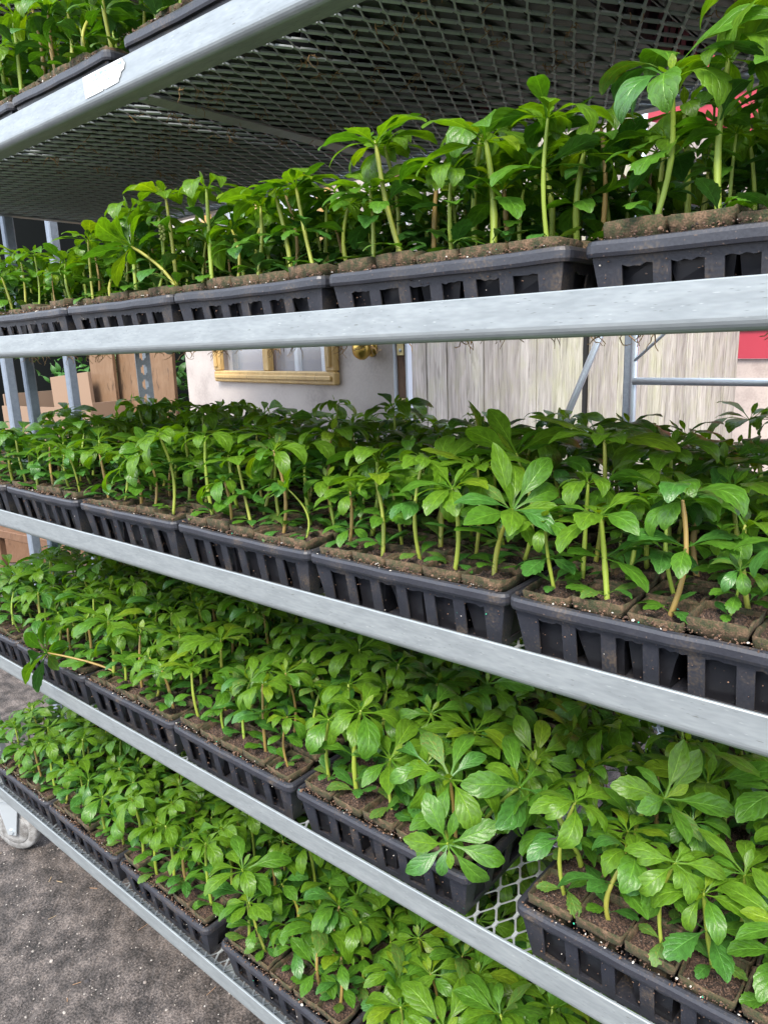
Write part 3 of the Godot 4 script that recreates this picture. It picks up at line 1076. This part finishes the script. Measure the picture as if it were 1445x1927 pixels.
	# --- bare tube frame of another cart
	var fr := thing("tube_rack", "bare galvanised tube rack in front of the fence", "rack")
	st = new_st(-1)
	box(st, Vector3(0.720, 0.05, -1.335), Vector3(0.738, 2.0, -1.30), 0.003)
	put("post", done(st), M.galv_old, fr)
	st = new_st(0)
	tube(st, [Vector3(0.749, 0.05, -1.30), Vector3(0.749, 2.0, -1.30)], [0.0085, 0.0085], 12)
	put("pole", done(st), M.steel_tube, fr)
	st = new_st(0)
	tube(st, [Vector3(0.752, 1.089, -1.29), Vector3(1.9, 1.083, -1.29)], [0.0095, 0.0095], 14)
	put("pipe", done(st), M.steel_tube, fr)
	st = new_st(0)
	tube(st, [Vector3(0.44, 0.70, -1.30), Vector3(0.735, 1.39, -1.30)], [0.0095, 0.0095], 14)
	put("brace", done(st), M.steel_tube, fr)
	st = new_st(0)
	tube(st, [Vector3(0.751, 1.140, -1.295), Vector3(0.93, 1.30, -1.295)], [0.004, 0.004], 8)
	put("wire_brace", done(st), M.steel_tube, fr)
	# --- things stored to the left of the door
	var bx := thing("cardboard_box", "low open cardboard box behind the grey uprights", "box", Vector3(-1.55, 0.0, -0.86), 0.1)
	for f in [[Vector3(-0.35, 0.45, -0.01), Vector3(0.30, 1.00, 0.0)], [Vector3(-0.35, 0.45, -0.30), Vector3(-0.34, 1.05, -0.012)], [Vector3(0.29, 0.45, -0.30), Vector3(0.30, 1.02, -0.012)], [Vector3(-0.338, 0.45, -0.31), Vector3(0.288, 1.0, -0.302)]]:
		st = new_st(-1)
		box(st, f[0], f[1])
		put("side", done(st), M.card, bx)
	st = new_st(-1)
	box(st, Vector3(-0.338, 0.45, -0.300), Vector3(0.288, 0.456, -0.012))
	put("bottom", done(st), M.card, bx)
	var tb := thing("storage_table", "dark wooden bench under the cardboard box", "table", Vector3(-1.55, 0, -0.90), 0.1)
	st = new_st(-1)
	box(st, Vector3(-0.5, 0.41, -0.35), Vector3(0.40, 0.448, 0.12), 0.003)
	put("top", done(st), M.jamb, tb)
	for q in [[-0.47, 0.08], [0.34, 0.08], [-0.47, -0.33], [0.34, -0.33]]:
		st = new_st(-1)
		box(st, Vector3(q[0], 0, q[1]), Vector3(q[0] + 0.04, 0.41, q[1] + 0.03), 0.003)
		put("leg", done(st), M.jamb, tb)
	for e in [["plywood_board", "broad tan plywood sheet leaning beside the door", Vector3(-1.16, 0, -1.06), 0.30, 1.42, 0.02], ["plywood_board", "narrow orange brown board leaning on the plywood sheet", Vector3(-1.30, 0, -0.98), 0.13, 1.36, 0.05], ["plywood_board", "short tan cardboard sheet propped against the boards", Vector3(-1.36, 0, -0.90), 0.22, 1.135, 0.09]]:
		st = new_st(-1)
		box(st, Vector3(-e[3] / 2, 0, -0.009), Vector3(e[3] / 2, e[4], 0.009), 0.001)
		var o := put("sheet", done(st), M.board if e[5] < 0.08 else M.card, self)
		o.name = numbered(e[0])
		o.position = e[2]
		o.rotation = Vector3(-0.06, 0.25, e[5])
		o.set_meta("label", e[1])
		o.set_meta("category", "board")
	# other cart's uprights
	var oc := thing("steel_upright", "grey steel upright of the rack beside the stored boxes", "upright", Vector3(-0.60, 0, -0.325), 0.0, "steel uprights beside the stored boxes")
	st = new_st(-1)
	box(st, Vector3(-0.013, 0, -0.013), Vector3(0.013, 2.1, 0.013), 0.003)
	put("post", done(st), M.galv_old, oc)
	st = new_st(-1)
	box(st, Vector3(-0.03, 0.0, -0.03), Vector3(0.03, 0.006, 0.03))
	put("foot_plate", done(st), M.galv_old, oc)
	var oc2 = oc.duplicate()
	oc2.name = numbered("steel_upright")
	add_child(oc2)
	oc2.position = Vector3(-0.60, 0, -0.50)
	oc2.set_meta("label", "grey steel upright close in front of the propped cardboard sheet")
	# black sheet added in place of the dark void, and a dark shrub
	var cl := thing("dark_backdrop", "black sheet added as dark backdrop behind the stored boxes", "backdrop", Vector3(-2.25, 0, -1.62), 0.6)
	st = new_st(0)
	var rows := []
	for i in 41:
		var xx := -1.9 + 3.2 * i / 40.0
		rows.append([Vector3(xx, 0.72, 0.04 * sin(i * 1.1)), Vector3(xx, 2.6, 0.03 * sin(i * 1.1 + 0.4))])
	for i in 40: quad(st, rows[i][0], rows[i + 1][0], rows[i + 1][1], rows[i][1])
	put("sheet", done(st), M.backdrop, cl)
	var bw := thing("plank_wall", "low brown plank wall under the added black backdrop sheet", "wall", Vector3(-2.28, 0, -1.66), 0.6)
	for i in 5:
		st = new_st(-1)
		box(st, Vector3(-1.9, i * 0.15, -0.03), Vector3(1.3, i * 0.15 + 0.148, 0.0), 0.003)
		put("plank", done(st), M.jamb, bw)
	var sb := thing("dark_shrub", "dark leafy shrub in shade behind the grey uprights", "shrub", Vector3(-1.75, 0.0, -1.35))
	st = new_st(0)
	tube(st, [Vector3(0, 0, 0), Vector3(0.02, 0.5, 0.01), Vector3(0, 1.0, 0)], [0.016, 0.013, 0.008], 8)
	put("trunk", done(st), M.jamb, sb)
	var cs := SurfaceTool.new()
	cs.begin(Mesh.PRIMITIVE_TRIANGLES)
	for i in 900:
		var p := Vector3(r.randfn(0, 0.26), 1.05 + r.randfn(0, 0.22), r.randfn(0, 0.15))
		cs.append_from(leaf_meshes[0][1][i % 3], 0, Transform3D(Basis.from_euler(Vector3(r.randf_range(-0.6, 0.6), r.randf() * TAU, r.randf_range(-0.8, 0.5))).scaled(Vector3.ONE * r.randf_range(0.05, 0.08)), p))
	var cr := put("crown", cs.commit(), M.leaf[2], sb)
	cr.set_meta("kind", "stuff")

# ------------------------------------------------------------------ everything that grows, and the trays it stands in
func frame_pos(p: Vector3) -> Vector2:
	var v := cam.global_transform.affine_inverse() * p
	if v.z > -0.05: return Vector2(99, 99)
	var t := tan(deg_to_rad(cam.fov * 0.5))
	return Vector2(v.x / -v.z / t / (767.0 / 1024.0), v.y / -v.z / t)

func build_plants() -> void:
	var r := RandomNumberGenerator.new()
	r.seed = 2024
	var lefts := {1: [-0.285, 0.0, 0.288, 0.600, 0.888, 1.18], 2: [-0.312, -0.031, 0.249, 0.530, 0.812, 1.150], 3: [-0.284, 0.002, 0.290, 0.576, 0.851, 1.130],
		4: [-0.228, 0.058, 0.345, 0.630, 0.912, 1.203], 5: [-0.312, -0.030, 0.255, 0.573, 0.861, 1.150], 6: [-0.312, -0.025, 0.26, 0.55, 0.84, 1.13]}
	var front := {1: -0.013, 2: -0.014, 3: -0.030, 4: -0.024, 5: -0.026, 6: -0.030}
	var tms := []
	for i in 6: tms.append(tray_meshes(r))
	# seedling designs
	var designs := []
	for i in 36:
		var type: int = [0, 0, 1, 0, 0, 2][i % 6]
		var hh := r.randf_range(0.074, 0.122)
		designs.append(design(r, hh, Vector3(r.randfn(0, 0.010), 0, r.randfn(0, 0.010)), type, r.randf_range(0.88, 1.14), 0.9 if i % 2 == 0 else 0.3))
	var leaning := []
	for i in 5: leaning.append(design(r, r.randf_range(0.06, 0.085), Vector3(r.randf_range(0.035, 0.055), 0, r.randfn(0.01, 0.012)), 0, 1.05, 0.9 if i % 2 == 0 else 0.3))
	var mass_meshes := []
	for i in 12: mass_meshes.append(seedling_mesh(designs[i * 3 % 36 + (i * 3 / 36)]))
	var spots := []
	for s in range(1, 7):
		var ti := 0
		for lx in lefts[s]:
			var base: float = H[s] - 0.0325 + 0.0040
			var c := Vector3(lx + TRAY_W / 2, base, front[s] - TRAY_D / 2)
			var turn := r.randf_range(-0.008, 0.008)
			var where := "bare of plants on top" if s == 6 else "of seedlings"
			var lab := "black plastic tray %s on the %s shelf of the cart" % [where, ORD[s]]
			var nth := ["first", "second", "third", "fourth", "fifth", "sixth"]
			lab = "black slotted tray of seedlings, %s along the %s shelf from the slotted corner post" % [nth[ti], ORD[s]]
			if s == 6: lab = "black slotted tray, %s along the topmost shelf from the slotted corner post" % nth[ti]
			tray_node(tms[r.randi_range(0, 5)], c, turn, lab, "trays on the cart shelves")
			ti += 1
			if s == 6: continue
			var tb := Transform3D(Basis(Vector3.UP, turn), c)
			for j in 10:
				if s == 5 and j > 4: continue
				for i in 5:
					var loc := Vector3((i - 2) * 0.0515 + r.randfn(0, 0.0008), 0.0065 + r.randf_range(-0.001, 0.007), TRAY_D / 2 - 0.0345 - j * 0.0510 + r.randfn(0, 0.0007))
					var p := tb * loc
					var f := frame_pos(p + Vector3(0, 0.12, 0))
					var seen := absf(f.x) < 1.08 and absf(f.y) < 1.08
					var depth := {1: 5, 2: 5, 3: 6, 4: 3, 5: 2}
					var score := 99.0
					if seen and j < depth[s]: score = CAM.distance_to(p) + j * 0.05
					if s == 2 and j > 0 and ((ti == 5 and i == 4) or (ti == 6 and i == 0)): score = -10.0
					spots.append([score, p, s, j, ti, i])
	var scores := []
	for q in spots: scores.append(q[0])
	scores.sort()
	var cut: float = scores[299]
	var mass := []
	for i in mass_meshes.size(): mass.append([])
	var rows := ["front row", "second row", "third row", "fourth row", "fifth row", "sixth row", "seventh row", "eighth row", "ninth row", "tenth row"]
	var n_solo := 0
	for q in spots:
		var s: int = q[2]
		var p: Vector3 = q[1]
		var sc: float = r.randf_range(0.82, 1.14) * {1: 1.0, 2: 1.0, 3: 1.0, 4: 1.03, 5: 1.06}[s]
		if s == 4: sc *= lerpf(0.86, 1.06, clampf((p.x - 0.15) / 1.1, 0.0, 1.0))
		if s == 3: sc *= lerpf(0.92, 1.02, clampf((p.x - 0.15) / 1.1, 0.0, 1.0))
		var turn := r.randf() * TAU
		var pot_turn := r.randfn(0, 0.02)
		if q[0] <= cut and q[0] < 50.0:
			n_solo += 1
			var pick := r.randi_range(0, 17)
			var d: Dictionary = designs[pick * 2 + (0 if r.randf() < (0.85 if s >= 4 else 0.62) else 1)]
			if r.randf() < 0.06: sc *= 0.6
			if q[0] < -5.0:
				d = leaning[r.randi_range(0, 4)]
				turn = (0.0 if q[5] == 4 else PI) + r.randfn(0, 0.3)
			var hw: String = "tall" if d.h * sc > 0.118 else ("short" if d.h * sc < 0.090 else "medium")
			var look: String = ("leaning" if q[0] < -5.0 else ["drooping", "spreading", "upright"][d.type])
			var nth := ["", "first", "second", "third", "fourth", "fifth", "sixth"]
			var lab := "%s %s seedling, %s pot of %s, %s tray from slotted post, %s shelf" % [hw, look, nth[q[5] + 1], rows[q[3]], nth[q[4]], ORD[s]]
			seedling_node(d, p, turn, sc, lab, "seedlings on the %s shelf" % ORD[s], pot_turn)
		else:
			mass[r.randi_range(0, mass.size() - 1)].append([Transform3D(Basis(Vector3.UP, PI / 2 * r.randi_range(0, 3) + pot_turn).scaled(Vector3(1, sc, 1)), p)])
	print("single seedlings ", n_solo, " of ", spots.size())
	var mroot := Node3D.new()
	mroot.name = "seedling_mass"
	add_child(mroot)
	mroot.set_meta("kind", "stuff")
	mroot.set_meta("label", "mass of dark green seedlings filling the trays behind the front rows")
	mroot.set_meta("category", "seedlings")
	for i in mass.size(): multi("seedlings", mass_meshes[i], null, mass[i], mroot)
	build_specials(r)
	build_crumbs(r, lefts, front)

func build_specials(r: RandomNumberGenerator) -> void:
	# a few plants that lean far out of their tray
	for e in [[Vector3(0.300, H[2] - 0.022, -0.060), 0.045, Vector3(-0.12, 0.0, 0.075), 1, 1.2, "seedling lying out over the rail of the second shelf"],
			[Vector3(1.03, H[2] - 0.024, -0.052), 0.055, Vector3(0.045, 0.0, 0.055), 1, 0.98, "seedling leaning out beside the gap between trays on the second shelf"],
			[Vector3(0.60, H[4] - 0.020, -0.060), 0.070, Vector3(-0.07, 0.0, 0.02), 2, 1.15, "pale seedling leaning sideways with a big upright leaf on the fourth shelf"]]:
		var d := design(r, e[1], e[2], e[3], e[4])
		seedling_node(d, e[0], 0.0, 1.0, e[5], "seedlings on the %s shelf" % ("second" if e[0].y < 0.8 else "fourth"))
	# flower bud spike on a stalk among the pale leaves of the fourth shelf
	var fs := thing("flower_spike", "small pale green flower bud spike rising among the fourth shelf seedlings", "flower bud", Vector3(0.545, H[4] + 0.040, -0.080))
	var st := new_st(0)
	tube(st, [Vector3.ZERO, Vector3(-0.003, 0.05, 0.002), Vector3(0.002, 0.102, 0.004)], [0.0017, 0.0015, 0.0011], 7)
	put("stalk", done(st), mat(lin(0.20, 0.28, 0.05), 0.5), fs)
	var bm := mat(lin(0.36, 0.40, 0.12), 0.6)
	for k in 20:
		st = new_st(0)
		var a := k * 2.4
		var c := Vector3(0.002 + cos(a) * 0.0030, 0.078 + k * 0.0013, 0.003 + sin(a) * 0.0030)
		lathe(st, [Vector2(0.0006, -0.0022), Vector2(0.0020, -0.0008), Vector2(0.0019, 0.0010), Vector2(0.0005, 0.0024)], Transform3D(Basis(Vector3(sin(a), 0, -cos(a)).normalized(), -0.7), c), 7)
		put("bud", done(st), bm, fs)

func build_crumbs(r: RandomNumberGenerator, lefts: Dictionary, front: Dictionary) -> void:
	# loose potting soil on tray rims and fronts, with perlite and green fertiliser grains
	var st := new_st(-1)
	lathe(st, [Vector2(0.35, -0.5), Vector2(0.95, -0.15), Vector2(0.8, 0.35), Vector2(0.2, 0.6)], Transform3D.IDENTITY, 5)
	var crumb := done(st)
	var list := []
	for s in range(1, 6):
		for lx in lefts[s]:
			var c := Vector3(lx + TRAY_W / 2, H[s] - 0.0285, front[s])
			for k in 360:
				var x := r.randf_range(-0.134, 0.134)
				var kind := r.randf()
				var p := Vector3.ZERO
				if kind < 0.55: p = c + Vector3(x, 0.064 + r.randf_range(0, 0.006), r.randf_range(-0.011, -0.002))
				elif kind < 0.72: p = c + Vector3(x, r.randf_range(0.01, 0.052), 0.0)
				else: p = c + Vector3(x, 0.0665 + r.randf_range(0.0, 0.004), r.randf_range(-0.11, -0.011))
				if kind >= 0.55 and kind < 0.72: p.z = front[s] - 0.0048 - (0.052 - (p.y - c.y)) / 0.060 * 0.014
				var sz := r.randf_range(0.0005, 0.0016) * (1.8 if r.randf() < 0.08 else 1.0)
				if kind >= 0.55 and kind < 0.72: sz *= 0.6
				var g := r.randf()
				var col := Color(0.06, 0.033, 0.022).lerp(Color(0.19, 0.11, 0.068), r.randf())
				if g > 0.945: col = Color(0.50, 0.46, 0.41)
				elif g > 0.935: col = Color(0.03, 0.36, 0.20); 
				elif g < 0.12: col = Color(0.03, 0.02, 0.015)
				list.append([Transform3D(Basis.from_euler(Vector3(r.randf() * 6, r.randf() * 6, r.randf() * 6)).scaled(Vector3(sz, sz * r.randf_range(0.5, 1.0), sz * r.randf_range(0.7, 1.6))), p), col])
	var o := multi("loose_soil", crumb, M.grit, list, self)
	o.set_meta("kind", "stuff")
	o.set_meta("label", "crumbs of potting soil and white perlite along the tray rims")
	o.set_meta("category", "soil")
	# roots hanging through the mesh
	st = new_st(0)
	for s in [4, 5]:
		for k in (44 if s == 4 else 150):
			var b := Vector3(r.randf_range(0.15, 1.42), H[s] - 0.034, r.randf_range(-0.085, -0.030) if s == 4 else r.randf_range(-0.36, -0.05))
			if s == 4 and r.randf() < 0.6: b.z = r.randf_range(-0.034, -0.030) ; b.y -= 0.003
			for q in r.randi_range(1, 4):
				var pts := []
				var rad := []
				var p := b + Vector3(r.randfn(0, 0.004), 0, r.randfn(0, 0.004))
				var dv := Vector3(r.randf_range(-1, 1), -0.5, r.randf_range(-1, 1)).normalized()
				var n := r.randi_range(4, 7)
				for i in n:
					pts.append(p)
					rad.append(lerpf(0.0006, 0.00025, i / float(n)))
					dv = (dv + Vector3(r.randfn(0, 0.6), r.randfn(-0.12, 0.45), r.randfn(0, 0.6))).normalized()
					p += dv * 0.0034
				tube(st, pts, rad, 4)
	var ro := put("hanging_roots", done(st), M.root, self)
	ro.set_meta("kind", "stuff")
	ro.set_meta("label", "thin brown roots hanging through the mesh shelves")
	ro.set_meta("category", "roots")

func _ready() -> void:
	rng.seed = 1
	# camera
	cam = Camera3D.new()
	cam.name = "camera"
	add_child(cam)
	cam.position = CAM
	cam.rotation_order = EULER_ORDER_YXZ
	cam.rotation_degrees = Vector3(-13.0733, 40.5743, -2.1789)
	cam.fov = 70.37
	cam.near = 0.02
	cam.far = 300.0
	cam.current = true
	# sky and light
	var we := WorldEnvironment.new()
	we.name = "environment"
	var env := Environment.new()
	env.background_mode = Environment.BG_SKY
	var sky := Sky.new()
	var sm := ProceduralSkyMaterial.new()
	sm.sky_top_color = Color(0.80, 0.85, 0.93)
	sm.sky_horizon_color = Color(0.86, 0.89, 0.93)
	sm.sky_curve = 0.2
	sm.ground_horizon_color = Color(0.55, 0.54, 0.53)
	sm.ground_bottom_color = Color(0.30, 0.29, 0.28)
	sm.sun_angle_max = 1.0
	sm.energy_multiplier = 1.0
	sky.sky_material = sm
	env.sky = sky
	env.tonemap_mode = Environment.TONE_MAPPER_LINEAR
	env.tonemap_exposure = 4.0
	env.sdfgi_enabled = true
	env.ssao_enabled = true
	env.ssil_enabled = true
	we.environment = env
	add_child(we)
	var sun := DirectionalLight3D.new()
	sun.name = "sun"
	sun.light_energy = 0.5
	sun.light_angular_distance = 20.0
	sun.light_color = Color(1.0, 0.97, 0.93)
	sun.shadow_enabled = true
	add_child(sun)
	sun.look_at_from_position(Vector3(1.0, 3.2, 2.6), Vector3.ZERO)
	# structure and things
	make_materials()
	make_leaves()
	build_ground()
	build_background()
	build_cart()
	build_plants()
